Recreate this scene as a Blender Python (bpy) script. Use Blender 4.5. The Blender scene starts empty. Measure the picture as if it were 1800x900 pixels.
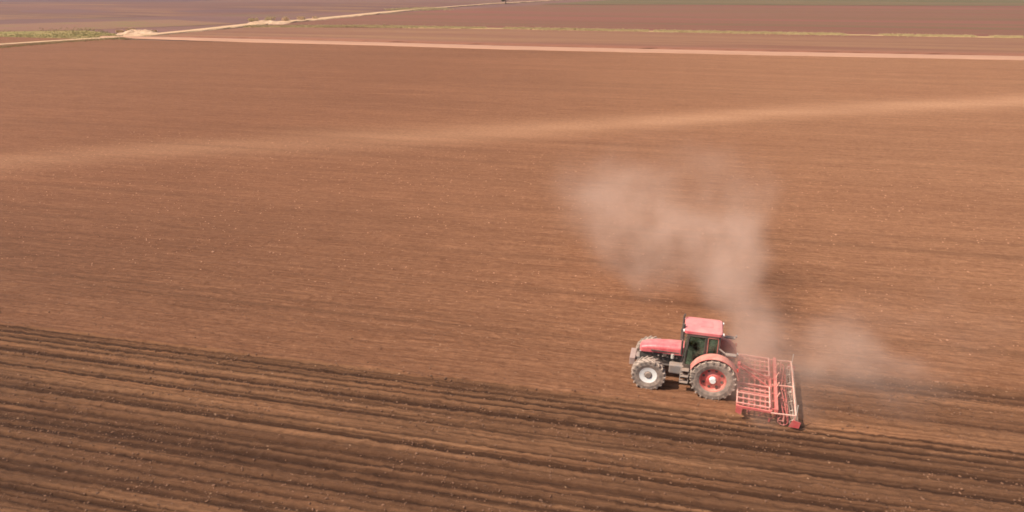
import bpy, bmesh, math, random
import numpy as np
from mathutils import Vector, Matrix

random.seed(7)
rng = np.random.default_rng(7)
S = bpy.context.scene
COL = S.collection
PI = math.pi

# ------------------------------------------------------------ camera geometry
H = 16.7
PITCH = math.radians(22.35)
FPX = 1216.0            # focal length in pixels of the 1800 px wide photograph
CP, SP = math.cos(PITCH), math.sin(PITCH)

def at(px, py, z=0.0):
    """world point at height z seen at a photograph pixel"""
    x, y, f = px - 900.0, 450.0 - py, FPX
    d = Vector((x, f * CP + y * SP, -f * SP + y * CP))
    t = (z - H) / d.z
    return Vector((0, 0, H)) + d * t

FUR = math.radians(-12.6)            # furrow direction in the world
CU, SU = math.cos(FUR), math.sin(FUR)
def to_uv(p):
    return (p.x * CU + p.y * SU, -p.x * SU + p.y * CU)
def from_uv(u, v, z=0.0):
    return Vector((u * CU - v * SU, u * SU + v * CU, z))

# ------------------------------------------------------------ helpers
def tag(o, label=None, cat=None, group=None, kind=None):
    if label: o['label'] = label
    if cat: o['category'] = cat
    if group: o['group'] = group
    if kind: o['kind'] = kind
    return o

def empty(name, loc=(0, 0, 0), rz=0.0, parent=None):
    o = bpy.data.objects.new(name, None)
    COL.objects.link(o)
    o.location = loc
    o.rotation_euler = (0, 0, rz)
    o.empty_display_size = 0.2
    if parent: o.parent = parent
    return o

class MB:
    """collects shapes in one bmesh"""
    def __init__(self):
        self.bm = bmesh.new()
    def box(self, c, s, rot=None):
        m = Matrix.Translation(c)
        if rot is not None: m = m @ rot.to_4x4()
        m = m @ Matrix.Diagonal((s[0], s[1], s[2], 1))
        bmesh.ops.create_cube(self.bm, size=1, matrix=m)
        return self
    def bar(self, a, b, w, h=None):
        a, b = Vector(a), Vector(b)
        d = b - a
        q = d.to_track_quat('X', 'Z').to_matrix()
        return self.box((a + b) / 2, (d.length, w, h or w), q)
    def rod(self, a, b, r, r2=None, seg=10):
        a, b = Vector(a), Vector(b)
        d = b - a
        m = Matrix.Translation((a + b) / 2) @ d.to_track_quat('Z', 'Y').to_matrix().to_4x4()
        bmesh.ops.create_cone(self.bm, cap_ends=True, segments=seg, radius1=r,
                              radius2=r if r2 is None else r2, depth=d.length, matrix=m)
        return self
    def tube(self, pts, r, seg=8):
        for a, b in zip(pts[:-1], pts[1:]):
            self.rod(a, b, r, seg=seg)
        return self
    def lathe(self, prof, seg=40, cx=(0, 0, 0)):
        """profile of (radius, y) turned about the Y axis"""
        rings = []
        for r, y in prof:
            rings.append([self.bm.verts.new((cx[0] + r * math.cos(2 * PI * k / seg), cx[1] + y,
                                             cx[2] + r * math.sin(2 * PI * k / seg))) for k in range(seg)])
        for A, B in zip(rings[:-1], rings[1:]):
            for k in range(seg):
                self.bm.faces.new((A[k], A[(k + 1) % seg], B[(k + 1) % seg], B[k]))
        return self
    def prism(self, pts, y0, y1):
        """outline in the XZ plane pushed from y0 to y1"""
        A = [self.bm.verts.new((x, y0, z)) for x, z in pts]
        B = [self.bm.verts.new((x, y1, z)) for x, z in pts]
        self.bm.faces.new(A); self.bm.faces.new(B[::-1])
        n = len(pts)
        for k in range(n):
            self.bm.faces.new((A[k], A[(k + 1) % n], B[(k + 1) % n], B[k]))
        return self
    def loft(self, secs):
        """secs: lists of points of equal length"""
        R = [[self.bm.verts.new(p) for p in s] for s in secs]
        n = len(R[0])
        for A, B in zip(R[:-1], R[1:]):
            for k in range(n):
                self.bm.faces.new((A[k], A[(k + 1) % n], B[(k + 1) % n], B[k]))
        self.bm.faces.new(R[0]); self.bm.faces.new(R[-1][::-1])
        return self
    def build(self, name, mat, parent=None, bevel=0.0, smooth=False, loc=None):
        bmesh.ops.recalc_face_normals(self.bm, faces=self.bm.faces)
        me = bpy.data.meshes.new(name)
        self.bm.to_mesh(me); self.bm.free()
        me.materials.append(mat)
        if smooth:
            me.polygons.foreach_set('use_smooth', [True] * len(me.polygons))
        o = bpy.data.objects.new(name, me)
        COL.objects.link(o)
        if parent: o.parent = parent
        if loc: o.location = loc
        if bevel:
            b = o.modifiers.new('bevel', 'BEVEL'); b.width = bevel; b.segments = 2
            b.limit_method = 'ANGLE'
        return o

# ------------------------------------------------------------ materials
def new_mat(name):
    m = bpy.data.materials.new(name); m.use_nodes = True
    nt = m.node_tree
    b = nt.nodes['Principled BSDF']
    return m, nt, b

class NT:
    def __init__(self, nt): self.nt = nt
    def n(self, t, **kw):
        x = self.nt.nodes.new(t)
        for k, v in kw.items(): setattr(x, k, v)
        return x
    def l(self, a, b): self.nt.links.new(a, b)
    def coords(self, scale, loc=(0, 0, 0), what='Object'):
        tc = self.n('ShaderNodeTexCoord'); mp = self.n('ShaderNodeMapping')
        mp.inputs['Scale'].default_value = scale
        mp.inputs['Location'].default_value = loc
        self.l(tc.outputs[what], mp.inputs['Vector'])
        return mp.outputs['Vector']
    def noise(self, scale, detail=4, rough=0.6, loc=(0, 0, 0), lo=0.3, hi=0.7, dist=0.0, what='Object'):
        t = self.n('ShaderNodeTexNoise')
        t.inputs['Scale'].default_value = 1
        t.inputs['Detail'].default_value = detail
        t.inputs['Roughness'].default_value = rough
        t.inputs['Distortion'].default_value = dist
        self.l(self.coords(scale, loc, what), t.inputs['Vector'])
        r = self.n('ShaderNodeMapRange'); r.clamp = True
        r.inputs['From Min'].default_value = lo; r.inputs['From Max'].default_value = hi
        self.l(t.outputs['Fac'], r.inputs['Value'])
        return r.outputs['Result']
    def math(self, op, a, b=None, clamp=False):
        m = self.n('ShaderNodeMath', operation=op); m.use_clamp = clamp
        for i, v in enumerate((a, b)):
            if v is None: continue
            if isinstance(v, (int, float)): m.inputs[i].default_value = v
            else: self.l(v, m.inputs[i])
        return m.outputs[0]
    def mix(self, f, a, b, blend='MIX'):
        m = self.n('ShaderNodeMix', data_type='RGBA', blend_type=blend)
        for i, v in ((0, f), (6, a), (7, b)):
            if isinstance(v, (int, float)): m.inputs[i].default_value = v
            elif isinstance(v, tuple): m.inputs[i].default_value = (*v, 1) if len(v) == 3 else v
            else: self.l(v, m.inputs[i])
        return m.outputs[2]
    def attr(self, name):
        a = self.n('ShaderNodeAttribute'); a.attribute_name = name
        return a.outputs['Fac']
    def bump(self, h, strength, dist, bsdf):
        b = self.n('ShaderNodeBump')
        b.inputs['Strength'].default_value = strength
        b.inputs['Distance'].default_value = dist
        self.l(h, b.inputs['Height']); self.l(b.outputs[0], bsdf.inputs['Normal'])

def simple_mat(name, col, rough=0.6, dust=0.3, metal=0.0, dust_col=(0.42, 0.27, 0.19), scale=3.0, coat=0.0):
    m, nt, b = new_mat(name)
    N = NT(nt)
    f = N.noise((scale,) * 3, 5, 0.65, lo=0.35, hi=0.75)
    geo = N.n('ShaderNodeNewGeometry')
    sep = N.n('ShaderNodeSeparateXYZ'); N.l(geo.outputs['Normal'], sep.inputs[0])
    up = N.math('MULTIPLY', N.math('MAXIMUM', sep.outputs[2], 0.0), 0.45)      # dust settles on tops
    f2 = N.math('ADD', N.math('MULTIPLY', f, dust), N.math('MULTIPLY', up, dust), clamp=True)
    f2 = N.math('ADD', f2, dust * 0.25, clamp=True)
    N.l(N.mix(f2, col, dust_col), b.inputs['Base Color'])
    b.inputs['Roughness'].default_value = rough
    b.inputs['Metallic'].default_value = metal
    b.inputs['Coat Weight'].default_value = coat
    return m

RED = simple_mat('red_paint', (0.62, 0.035, 0.065), 0.42, 0.42, dust_col=(0.66, 0.36, 0.32))
ROOF = simple_mat('roof_paint', (0.68, 0.08, 0.11), 0.5, 0.48, dust_col=(0.72, 0.38, 0.33), scale=1.2)
FENDER = simple_mat('fender_paint', (0.55, 0.09, 0.08), 0.55, 0.6, dust_col=(0.60, 0.33, 0.26))
RIMRED = simple_mat('rim_red', (0.66, 0.05, 0.06), 0.4, 0.55, dust_col=(0.60, 0.32, 0.24), scale=2.5)
CREAM = simple_mat('rim_white', (0.88, 0.87, 0.83), 0.4, 0.04)
HUBGREY = simple_mat('hub_grey', (0.22, 0.19, 0.17), 0.6, 0.4)
RUBBER = simple_mat('rubber', (0.07, 0.066, 0.064), 0.85, 0.95, dust_col=(0.40, 0.30, 0.24), scale=5)
DARK = simple_mat('dark_metal', (0.035, 0.04, 0.042), 0.6, 0.25)
GREY = simple_mat('grey_metal', (0.20, 0.20, 0.20), 0.5, 0.45)
PALE = simple_mat('pale_metal', (0.55, 0.53, 0.48), 0.4, 0.25)
STEEL = simple_mat('worn_steel', (0.40, 0.34, 0.30), 0.4, 0.4, metal=0.4)
CULT = simple_mat('cultivator_red', (0.52, 0.03, 0.045), 0.55, 0.45, dust_col=(0.60, 0.34, 0.26))
CULTP = simple_mat('cultivator_dusty_red', (0.60, 0.16, 0.13), 0.6, 0.75, dust_col=(0.72, 0.48, 0.38))
SEAT = simple_mat('seat_cloth', (0.05, 0.05, 0.05), 0.9, 0.2)
LAMPW = simple_mat('lamp_lens', (0.85, 0.85, 0.8), 0.15, 0.05)
ORANGE = simple_mat('amber', (0.8, 0.3, 0.02), 0.3, 0.05)

def glass_mat():
    m, nt, b = new_mat('green_tinted_glass')
    N = NT(nt)
    gl = N.n('ShaderNodeBsdfGlossy'); gl.inputs['Roughness'].default_value = 0.04
    tr = N.n('ShaderNodeBsdfTransparent'); tr.inputs['Color'].default_value = (0.42, 0.58, 0.47, 1)
    mx = N.n('ShaderNodeMixShader')
    fr = N.n('ShaderNodeFresnel'); fr.inputs['IOR'].default_value = 1.5
    N.l(fr.outputs[0], mx.inputs[0]); N.l(tr.outputs[0], mx.inputs[1]); N.l(gl.outputs[0], mx.inputs[2])
    df = N.n('ShaderNodeBsdfDiffuse'); df.inputs['Color'].default_value = (0.20, 0.27, 0.18, 1)   # film of dust
    m2 = N.n('ShaderNodeMixShader')
    N.l(N.math('MULTIPLY', N.noise((2, 2, 2), 4, lo=0.35, hi=0.65), 0.5), m2.inputs[0])
    N.l(mx.outputs[0], m2.inputs[1]); N.l(df.outputs[0], m2.inputs[2])
    N.l(m2.outputs[0], nt.nodes['Material Output'].inputs['Surface'])
    return m
GLASS = glass_mat()

# ------------------------------------------------------------ numpy value noise
def _hash(ix, iy, seed):
    h = (ix.astype(np.int64) * 374761393 + iy.astype(np.int64) * 668265263 + seed * 1274126177) & 0xffffffff
    h = ((h ^ (h >> 13)) * 1274126177) & 0xffffffff
    h = (h ^ (h >> 16)) & 0xffffffff
    return h / 4294967295.0
def vn(x, y, seed=0):
    ix, iy = np.floor(x), np.floor(y)
    fx, fy = x - ix, y - iy
    fx = fx * fx * (3 - 2 * fx); fy = fy * fy * (3 - 2 * fy)
    a = _hash(ix, iy, seed); b = _hash(ix + 1, iy, seed)
    c = _hash(ix, iy + 1, seed); d = _hash(ix + 1, iy + 1, seed)
    return (a * (1 - fx) + b * fx) * (1 - fy) + (c * (1 - fx) + d * fx) * fy
def sstep(a, b, x):
    t = np.clip((x - a) / (b - a), 0, 1)
    return t * t * (3 - 2 * t)

# ------------------------------------------------------------ positions
HEAD = math.radians(90 + 75.0)
hub = at(1253, 669, 0.93)
rot = Matrix.Rotation(HEAD, 3, 'Z')
TR = hub - rot @ Vector((0, 1.24, 0)); TR.z = 0.0             # point below the rear axle
CULT_ORG = TR + rot @ Vector((-1.05, 0.0, 0))
V_OLD = to_uv(at(0, 568))[1]                                 # edge of the earlier passes
CU_U, CU_V = to_uv(TR + rot @ Vector((-3.4, 0, 0)))
V_NEW = V_OLD + 4.55
print('V_OLD', V_OLD, to_uv(at(1290, 745)), 'new', to_uv(at(1800, 690)), to_uv(at(1440, 650)), 'cult', CU_U, CU_V)

# ------------------------------------------------------------ field surface
V_STRIP = (to_uv(at(900, 86))[1] + to_uv(at(1800, 104))[1] + to_uv(at(500, 72))[1]) / 3
print('strip v', [to_uv(at(*p))[1] for p in ((500, 72), (900, 86), (1800, 104))])

def graded(lo, fine_hi, step, hi, growth, maxstep):
    out = [lo]
    while out[-1] < fine_hi: out.append(out[-1] + step)
    s = step
    while out[-1] < hi:
        s = min(s * growth, maxstep); out.append(out[-1] + s)
    return np.array(out)

def grooves(v, u, lo, hi, seed):
    """irregular plough grooves: returns height and groove mask"""
    r = random.Random(seed)
    h = np.zeros_like(v); groove_shade = np.zeros_like(v)
    lines = []
    p = lo
    while p < hi:
        p += r.choice((0.16, 0.20, 0.24, 0.30, 0.36, 0.50))
        lines.append((p, r.uniform(0.035, 0.07), r.uniform(0.02, 0.08), 0))
    # the deep furrows left by the outer tines of every pass
    for q, w_, d_ in ((28.95, .17, .13), (28.42, .15, .13), (27.65, .11, .10), (26.9, .08, .08), (26.4, .13, .12), (25.7, .08, .07),
                      (24.85, .10, .10), (24.50, .13, .14), (24.05, .12, .14), (23.65, .10, .11), (23.0, .15, .15), (22.6, .07, .06), (21.95, .12, .15), (21.4, .06, .05), (20.9, .10, .09),
                      (20.4, .13, .15), (19.9, .07, .07), (19.35, .13, .16), (18.95, .09, .10), (18.5, .22, .16), (18.08, .16, .14), (17.45, .11, .14), (16.8, .08, .07),
                      (16.3, .18, .14), (15.9, .15, .14), (15.1, .14, .15), (14.5, .10, .10), (13.8, .14, .14), (13.0, .12, .12)):
        lines.append((q, w_, d_, 1))
    for p, w, d, strong in lines:
        sd = r.randint(0, 9999)
        mid = p + 0.06 * (vn(u[:, 0] * 0.07, u[:, 0] * 0 + sd, sd) - 0.5) + 0.03 * (vn(u[:, 0] * 0.6, u[:, 0] * 0, sd + 1) - 0.5)
        amp = 0.35 + 0.9 * vn(u[:, 0] * 0.05, u[:, 0] * 0 + 3, sd + 2)
        if strong: amp = 0.62 + 0.55 * vn(u[:, 0] * 0.06, u[:, 0] * 0 + 3, sd + 2) + 0.25 * (vn(u[:, 0] * 0.9, u[:, 0] * 0 + 3, sd + 5) - 0.5)
        sel = np.where((v[0] > p - 0.6) & (v[0] < p + 0.6))[0]
        if not len(sel): continue
        x = (v[:, sel] - mid[:, None]) / w
        g = np.exp(-x * x)
        d_ = d * (0.45 if strong else 0.7)
        h[:, sel] -= d_ * amp[:, None] * g
        h[:, sel] += 0.25 * d_ * amp[:, None] * np.exp(-((x - 2.2) / 1.3) ** 2)
        groove_shade[:, sel] = np.maximum(groove_shade[:, sel], np.minimum(1, 1.25 * np.exp(-(x / 1.1) ** 2) * min(1, d / 0.12) * amp[:, None]))  # mask for the furrow shade painted into the soil colour
    return h, groove_shade

def make_field():
    us = graded(0, 26, 0.11, 420, 1.022, 8.0)
    us = np.concatenate([-us[::-1][:-1], us])
    vs = graded(6, 30, 0.042, V_STRIP - 4.5, 1.02, 2.5)
    U, V = np.meshgrid(us, vs, indexing='ij')
    nu, nv = U.shape
    edge_n = 0.22 * (vn(U * 0.5, V * 0, 3) - 0.5) + 0.12 * (vn(U * 3, V * 2, 4) - 0.5)
    old = 1 - sstep(V_OLD - 0.05, V_OLD + 0.06, V + edge_n)
    new = (1 - sstep(V_NEW - 0.1, V_NEW + 0.15, V + edge_n * 1.4)) * sstep(CU_U - 0.3, CU_U + 0.6, U + edge_n)
    tilled = np.maximum(old, new)
    gh, groove_shade = grooves(V, U, 6.0, V_NEW + 0.2, 11)
    clod = (vn(U * 3, V * 4, 21) - 0.5) * 0.05 + (vn(U * 8, V * 10, 22) - 0.5) * 0.06 \
        + np.clip(vn(U * 5, V * 6, 23) - 0.72, 0, 1) * 0.20
    swell = (vn(U * 0.03, V * 0.9, 25) - 0.5) * 0.06
    seed = (vn(U * 0.15, V * 2.6, 31) - 0.5) * 0.05 + (vn(U * 1.2, V * 6, 32) - 0.5) * 0.035 + (vn(U * 5, V * 7, 33) - 0.5) * 0.035 + np.clip(vn(U * 3.2, V * 4.2, 34) - 0.78, 0, 1) * 0.25
    lines_ = np.zeros_like(V)
    rl_ = random.Random(4); q = V_OLD + 0.9
    while q < 72:
        wq = rl_.uniform(0.10, 0.2) + 0.0035 * q
        mid_ = q + 0.25 * (vn(U * 0.03, U * 0 + q, 71) - 0.5)
        lines_ = np.maximum(lines_, np.exp(-((V - mid_) / wq) ** 2) * np.clip(1.5 * vn(U * 0.045, U * 0 + q * 3, 72) - 0.35, 0, 1) * rl_.uniform(0.3, 1))
        q += rl_.choice((0.7, 1.1, 1.6, 2.3, 2.3, 3.4)) * (1 + q / 90)
    seed *= (1 - sstep(36, 58, V)) * (1 - sstep(32, 50, np.abs(U))) * 0.85 + 0.04
    # fresh swath a little softer, the drilled ground behind left as it was
    amp = np.where(new > old, 0.7, 1.0)
    Z = tilled * (gh * amp + clod + swell - 0.03) + (1 - tilled) * seed
    ridge = np.exp(-((V + edge_n - V_OLD - 0.10) / 0.16) ** 2) * (1 - new) * 0.07
    Z += ridge * (0.5 + vn(U * 1.5, V * 3, 41))
    # gentle undulation of the land
    Z += (vn(U * 0.02, V * 0.02, 51) - 0.5) * 0.35 * sstep(40, 90, V)
    fade = 1 - sstep(110, 190, np.hypot(U * 0.6, V))
    Z *= 0.15 + 0.85 * fade
    verts = np.stack([U, V, Z], -1).reshape(-1, 3)
    idx = np.arange(nu * nv).reshape(nu, nv)
    quads = np.stack([idx[:-1, :-1], idx[1:, :-1], idx[1:, 1:], idx[:-1, 1:]], -1).reshape(-1, 4)
    me = bpy.data.meshes.new('field')
    me.vertices.add(len(verts)); me.vertices.foreach_set('co', verts.ravel().astype(np.float32))
    me.loops.add(quads.size); me.loops.foreach_set('vertex_index', quads.ravel().astype(np.int32))
    me.polygons.add(len(quads))
    me.polygons.foreach_set('loop_start', np.arange(0, quads.size, 4, dtype=np.int32))
    me.polygons.foreach_set('loop_total', np.full(len(quads), 4, dtype=np.int32))
    me.update(calc_edges=True)
    # pale wheeling that crosses the field
    pts = [to_uv(at(*p)) for p in ((-300, 318), (0, 288), (250, 268), (450, 252), (750, 240), (1100, 217), (1450, 193), (1800, 178), (2200, 163))]
    pu = np.array([p[0] for p in pts]); pv = np.array([p[1] for p in pts])
    line = np.interp(U, pu, pv)
    dv = (V - line + 1.2 * (vn(U * 0.08, V * 0.1, 61) - 0.5)) / ((2.3 + 0.022 * V) * (1.5 - 0.5 * sstep(-40, 10, U)))
    pale = (0.6 + 0.4 * sstep(-45, 10, U)) * np.exp(-dv * dv) * (0.40 + 0.45 * vn(U * 0.04, V * 0.15, 62) + 0.40 * vn(U * 0.09, V * 0.8, 63)) * (0.75 + 0.5 * sstep(-50, 60, U))
    for nm, arr in (('tilled', tilled), ('groove_shade', np.clip(groove_shade, 0, 1.3) * tilled), ('pale', np.clip(pale, 0, 1)), ('passline', lines_), ('fresh', new * (1 - old))):
        a = me.attributes.new(nm, 'FLOAT', 'POINT')
        a.data.foreach_set('value', arr.ravel().astype(np.float32))
    o = bpy.data.objects.new('field', me); COL.objects.link(o)
    o.rotation_euler = (0, 0, FUR)
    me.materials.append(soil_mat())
    return tag(o, kind='structure'), (us, vs, Z)

def soil_mat():
    m, nt, b = new_mat('field_soil')
    N = NT(nt)
    # harrowed ground
    wide = N.noise((0.02, 0.05, 1), 3, 0.5, lo=0.3, hi=0.7)
    sx = N.n('ShaderNodeSeparateXYZ'); N.l(N.coords((1, 1, 1)), sx.inputs[0])
    east = N.n('ShaderNodeMapRange'); east.clamp = True            # light gradient painted into the soil colour, brighter eastwards
    east.interpolation_type = 'SMOOTHSTEP'
    east.inputs['From Min'].default_value = -45; east.inputs['From Max'].default_value = 40
    N.l(N.math('ADD', sx.outputs[0], N.math('MULTIPLY', wide, 14)), east.inputs['Value'])
    dry = N.mix(east.outputs['Result'], DRY_W, DRY_E)
    dry = N.mix(N.math('MULTIPLY', wide, 0.35), dry, DRY_B)
    near = N.n('ShaderNodeMapRange'); near.clamp = True; near.interpolation_type = 'SMOOTHSTEP'   # colour darkens towards the near ground on the west side
    near.inputs['From Min'].default_value = 62; near.inputs['From Max'].default_value = 30
    N.l(N.math('ADD', sx.outputs[1], N.math('MULTIPLY', wide, 12)), near.inputs['Value'])
    dark_w = N.math('MULTIPLY', near.outputs['Result'], N.math('SUBTRACT', 1.0, east.outputs['Result']))
    dry = N.mix(N.math('MULTIPLY', dark_w, 0.62), dry, (0.225, 0.108, 0.060))
    str1 = N.noise((0.06, 1.1, 1), 5, 0.7, lo=0.3, hi=0.7)
    str2 = N.noise((0.35, 6.5, 1), 4, 0.7, loc=(9, 3, 0), lo=0.38, hi=0.66)
    str3 = N.noise((0.012, 0.25, 1), 4, 0.6, loc=(4, 8, 0), lo=0.3, hi=0.7)
    speck = N.noise((2.2, 3.6, 2), 4, 0.75, loc=(3, 1, 0), lo=0.35, hi=0.65)
    fine = N.noise((9, 14, 9), 5, 0.75, lo=0.25, hi=0.75)
    dry = N.mix(N.math('MULTIPLY', str1, 0.44), dry, STREAK, 'MULTIPLY')
    dry = N.mix(N.math('MULTIPLY', str3, 0.30), dry, STREAK, 'MULTIPLY')
    dry = N.mix(N.math('MULTIPLY', str2, 0.70), dry, STREAK, 'MULTIPLY')
    dry = N.mix(N.math('MULTIPLY', N.attr('pale'), 0.70), dry, PALE_S)
    dry = N.mix(N.math('MULTIPLY', speck, 0.62), dry, STREAK, 'MULTIPLY')
    dry = N.mix(N.math('MULTIPLY', N.attr('passline'), 0.55), dry, WET)
    # tilled ground
    tl = N.mix(east.outputs['Result'], TIL_W, TIL_E)  # same painted light gradient on the tilled colour
    band = N.noise((0.018, 0.42, 1), 4, 0.6, loc=(2, 5, 0), lo=0.43, hi=0.55)
    band2 = N.noise((0.05, 1.9, 1), 5, 0.7, loc=(7, 1, 0), lo=0.46, hi=0.60)
    band3 = N.noise((0.3, 5.2, 1), 4, 0.7, loc=(3, 6, 0), lo=0.44, hi=0.64)
    warm = N.noise((0.08, 0.7, 1), 3, 0.6, loc=(31, 16, 0), lo=0.5, hi=0.75)
    tl = N.mix(N.math('MULTIPLY', warm, 0.55), tl, WARM)
    tl = N.mix(N.math('MULTIPLY', band, 0.68), tl, WET)
    tl = N.mix(N.math('MULTIPLY', band2, 0.45), tl, WET)
    tl = N.mix(N.math('MULTIPLY', band3, 0.40), tl, WET)
    tl = N.mix(N.math('MULTIPLY', N.attr('groove_shade'), 0.92, clamp=True), tl, GROOVE_DARK)  # grooves darkened in the colour: damp soil plus painted furrow shade
    tl = N.mix(N.math('MULTIPLY', N.attr('fresh'), 0.25), tl, dry)
    c = N.mix(N.attr('tilled'), dry, tl)
    c = N.mix(N.math('MULTIPLY', fine, 0.60), c, (0.55, 0.50, 0.47), 'MULTIPLY')
    # straw flecks and small stones
    v = N.n('ShaderNodeTexVoronoi'); v.inputs['Scale'].default_value = 1.0
    N.l(N.coords((3.0, 4.2, 3)), v.inputs['Vector'])
    sp = N.math('LESS_THAN', v.outputs['Distance'], 0.14)
    gate = N.noise((0.7, 1.0, 1), 2, 0.5, loc=(5, 5, 0), lo=0.52, hi=0.6)
    vr = N.n('ShaderNodeSeparateColor'); N.l(v.outputs['Color'], vr.inputs[0])
    sp = N.math('MULTIPLY', N.math('MULTIPLY', sp, gate), N.math('GREATER_THAN', vr.outputs[0], 0.55))
    c = N.mix(N.math('MULTIPLY', sp, 0.38), c, (0.60, 0.36, 0.22))
    N.l(c, b.inputs['Base Color'])
    b.inputs['Roughness'].default_value = 0.95
    b.inputs['Specular IOR Level'].default_value = 0.15
    h = N.math('ADD', N.math('MULTIPLY', N.noise((16, 20, 16), 6, 0.8, lo=0, hi=1), 1.0), N.math('MULTIPLY', str2, 0.5))
    N.bump(h, 0.9, 0.05, b)
    return m

DRY_W = (0.350, 0.160, 0.084)
DRY_E = (0.500, 0.256, 0.138)
DRY_B = (0.430, 0.192, 0.100)
STREAK = (0.52, 0.46, 0.44)
PALE_S = (0.60, 0.330, 0.190)
TIL_W = (0.185, 0.088, 0.043)
TIL_E = (0.430, 0.215, 0.112)
WARM = (0.46, 0.205, 0.100)
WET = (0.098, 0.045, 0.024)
GROOVE_DARK = (0.045, 0.020, 0.011)

field, FG = make_field()
def field_z(u, v):
    us, vs, Z = FG
    i = min(max(np.searchsorted(us, u), 0), len(us) - 1); j = min(max(np.searchsorted(vs, v), 0), len(vs) - 1)
    return float(Z[i, j])

# ------------------------------------------------------------ loose clods lying on the tilled ground
def clods():
    bm = bmesh.new()
    bmesh.ops.create_icosphere(bm, subdivisions=1, radius=1)
    base = np.array([v.co[:] for v in bm.verts]); tri = np.array([[v.index for v in f.verts] for f in bm.faces])
    bm.free()
    n = 30000
    us, vs, Z = FG
    P = []
    while len(P) < n:
        u = rng.uniform(-36, 34); v = 8 + (V_NEW - 8) * rng.random()
        p = from_uv(u, v)
        if v > V_OLD + 0.12 and not (u > CU_U and v < V_NEW): 
            if rng.random() > 0.06: continue
        if vn(np.array([u * 0.25]), np.array([v * 1.1]), 71)[0] < 0.42 and rng.random() < 0.8: continue
        P.append((u, v))
    for k in range(9000):                                  # a scatter over the harrowed ground
        u, v = rng.uniform(-62, 55), V_OLD + 0.2 + 42 * rng.random() ** 1.2
        if not (u > CU_U - 1 and v < V_NEW + 0.3): P.append((u, v))
    P = np.array(P); n = len(P)
    s = 0.013 + 0.036 * rng.random(n) ** 3.4
    s *= 1 + 0.15 * sstep(25, 60, P[:, 1])
    s[rng.random(n) > 0.992] *= 1.5
    i = np.clip(np.searchsorted(us, P[:, 0]), 0, len(us) - 1); j = np.clip(np.searchsorted(vs, P[:, 1]), 0, len(vs) - 1)
    z = Z[i, j] + s * 0.25
    ang = rng.random(n) * 2 * PI
    jit = 1 + 0.35 * (rng.random((n, len(base))) - 0.5)
    sc = np.stack([s * (0.8 + 0.8 * rng.random(n)), s * (0.7 + 0.5 * rng.random(n)), s * (0.5 + 0.4 * rng.random(n))], -1)
    L = base[None] * jit[..., None] * sc[:, None]
    x = L[..., 0] * np.cos(ang)[:, None] - L[..., 1] * np.sin(ang)[:, None]
    y = L[..., 0] * np.sin(ang)[:, None] + L[..., 1] * np.cos(ang)[:, None]
    W = np.stack([x + P[:, 0][:, None], y + P[:, 1][:, None], L[..., 2] + z[:, None]], -1).reshape(-1, 3)
    T = (tri[None] + (np.arange(n) * len(base))[:, None, None]).reshape(-1, 3)
    me = bpy.data.meshes.new('soil_clods')
    me.from_pydata(W.tolist(), [], T.tolist())
    m, nt, b = new_mat('clod_soil'); N = NT(nt)
    sp_ = N.n('ShaderNodeSeparateXYZ'); N.l(N.coords((1, 1, 1)), sp_.inputs[0])
    mr = N.n('ShaderNodeMapRange'); mr.inputs['From Min'].default_value = V_OLD + 3; mr.inputs['From Max'].default_value = V_OLD + 7
    N.l(sp_.outputs[1], mr.inputs['Value'])                 # crumbs on the harrowed ground have dried out
    c = N.mix(N.noise((1.3, 1.9, 1), 3, 0.6), (0.09, 0.043, 0.023), (0.23, 0.112, 0.062))
    c = N.mix(mr.outputs[0], c, (0.44, 0.225, 0.13))
    N.l(c, b.inputs['Base Color']); b.inputs['Roughness'].default_value = 0.95
    me.materials.append(m)
    o = bpy.data.objects.new('soil_clods', me); COL.objects.link(o)
    o.rotation_euler = (0, 0, FUR)
    tag(o, 'loose brown clods strewn over the dark tilled furrows', 'soil clods', kind='stuff')
clods()

# ------------------------------------------------------------ far ground
def sheet(name, pts, z, mat, thick=None):
    bm = bmesh.new()
    vs = [bm.verts.new((p[0], p[1], z)) for p in pts]
    f = bm.faces.new(vs)
    if f.normal.z < 0: f.normal_flip()
    me = bpy.data.meshes.new(name); bm.normal_update(); bm.to_mesh(me); bm.free()
    me.materials.append(mat)
    o = bpy.data.objects.new(name, me); COL.objects.link(o)
    return tag(o, kind='structure')

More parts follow.
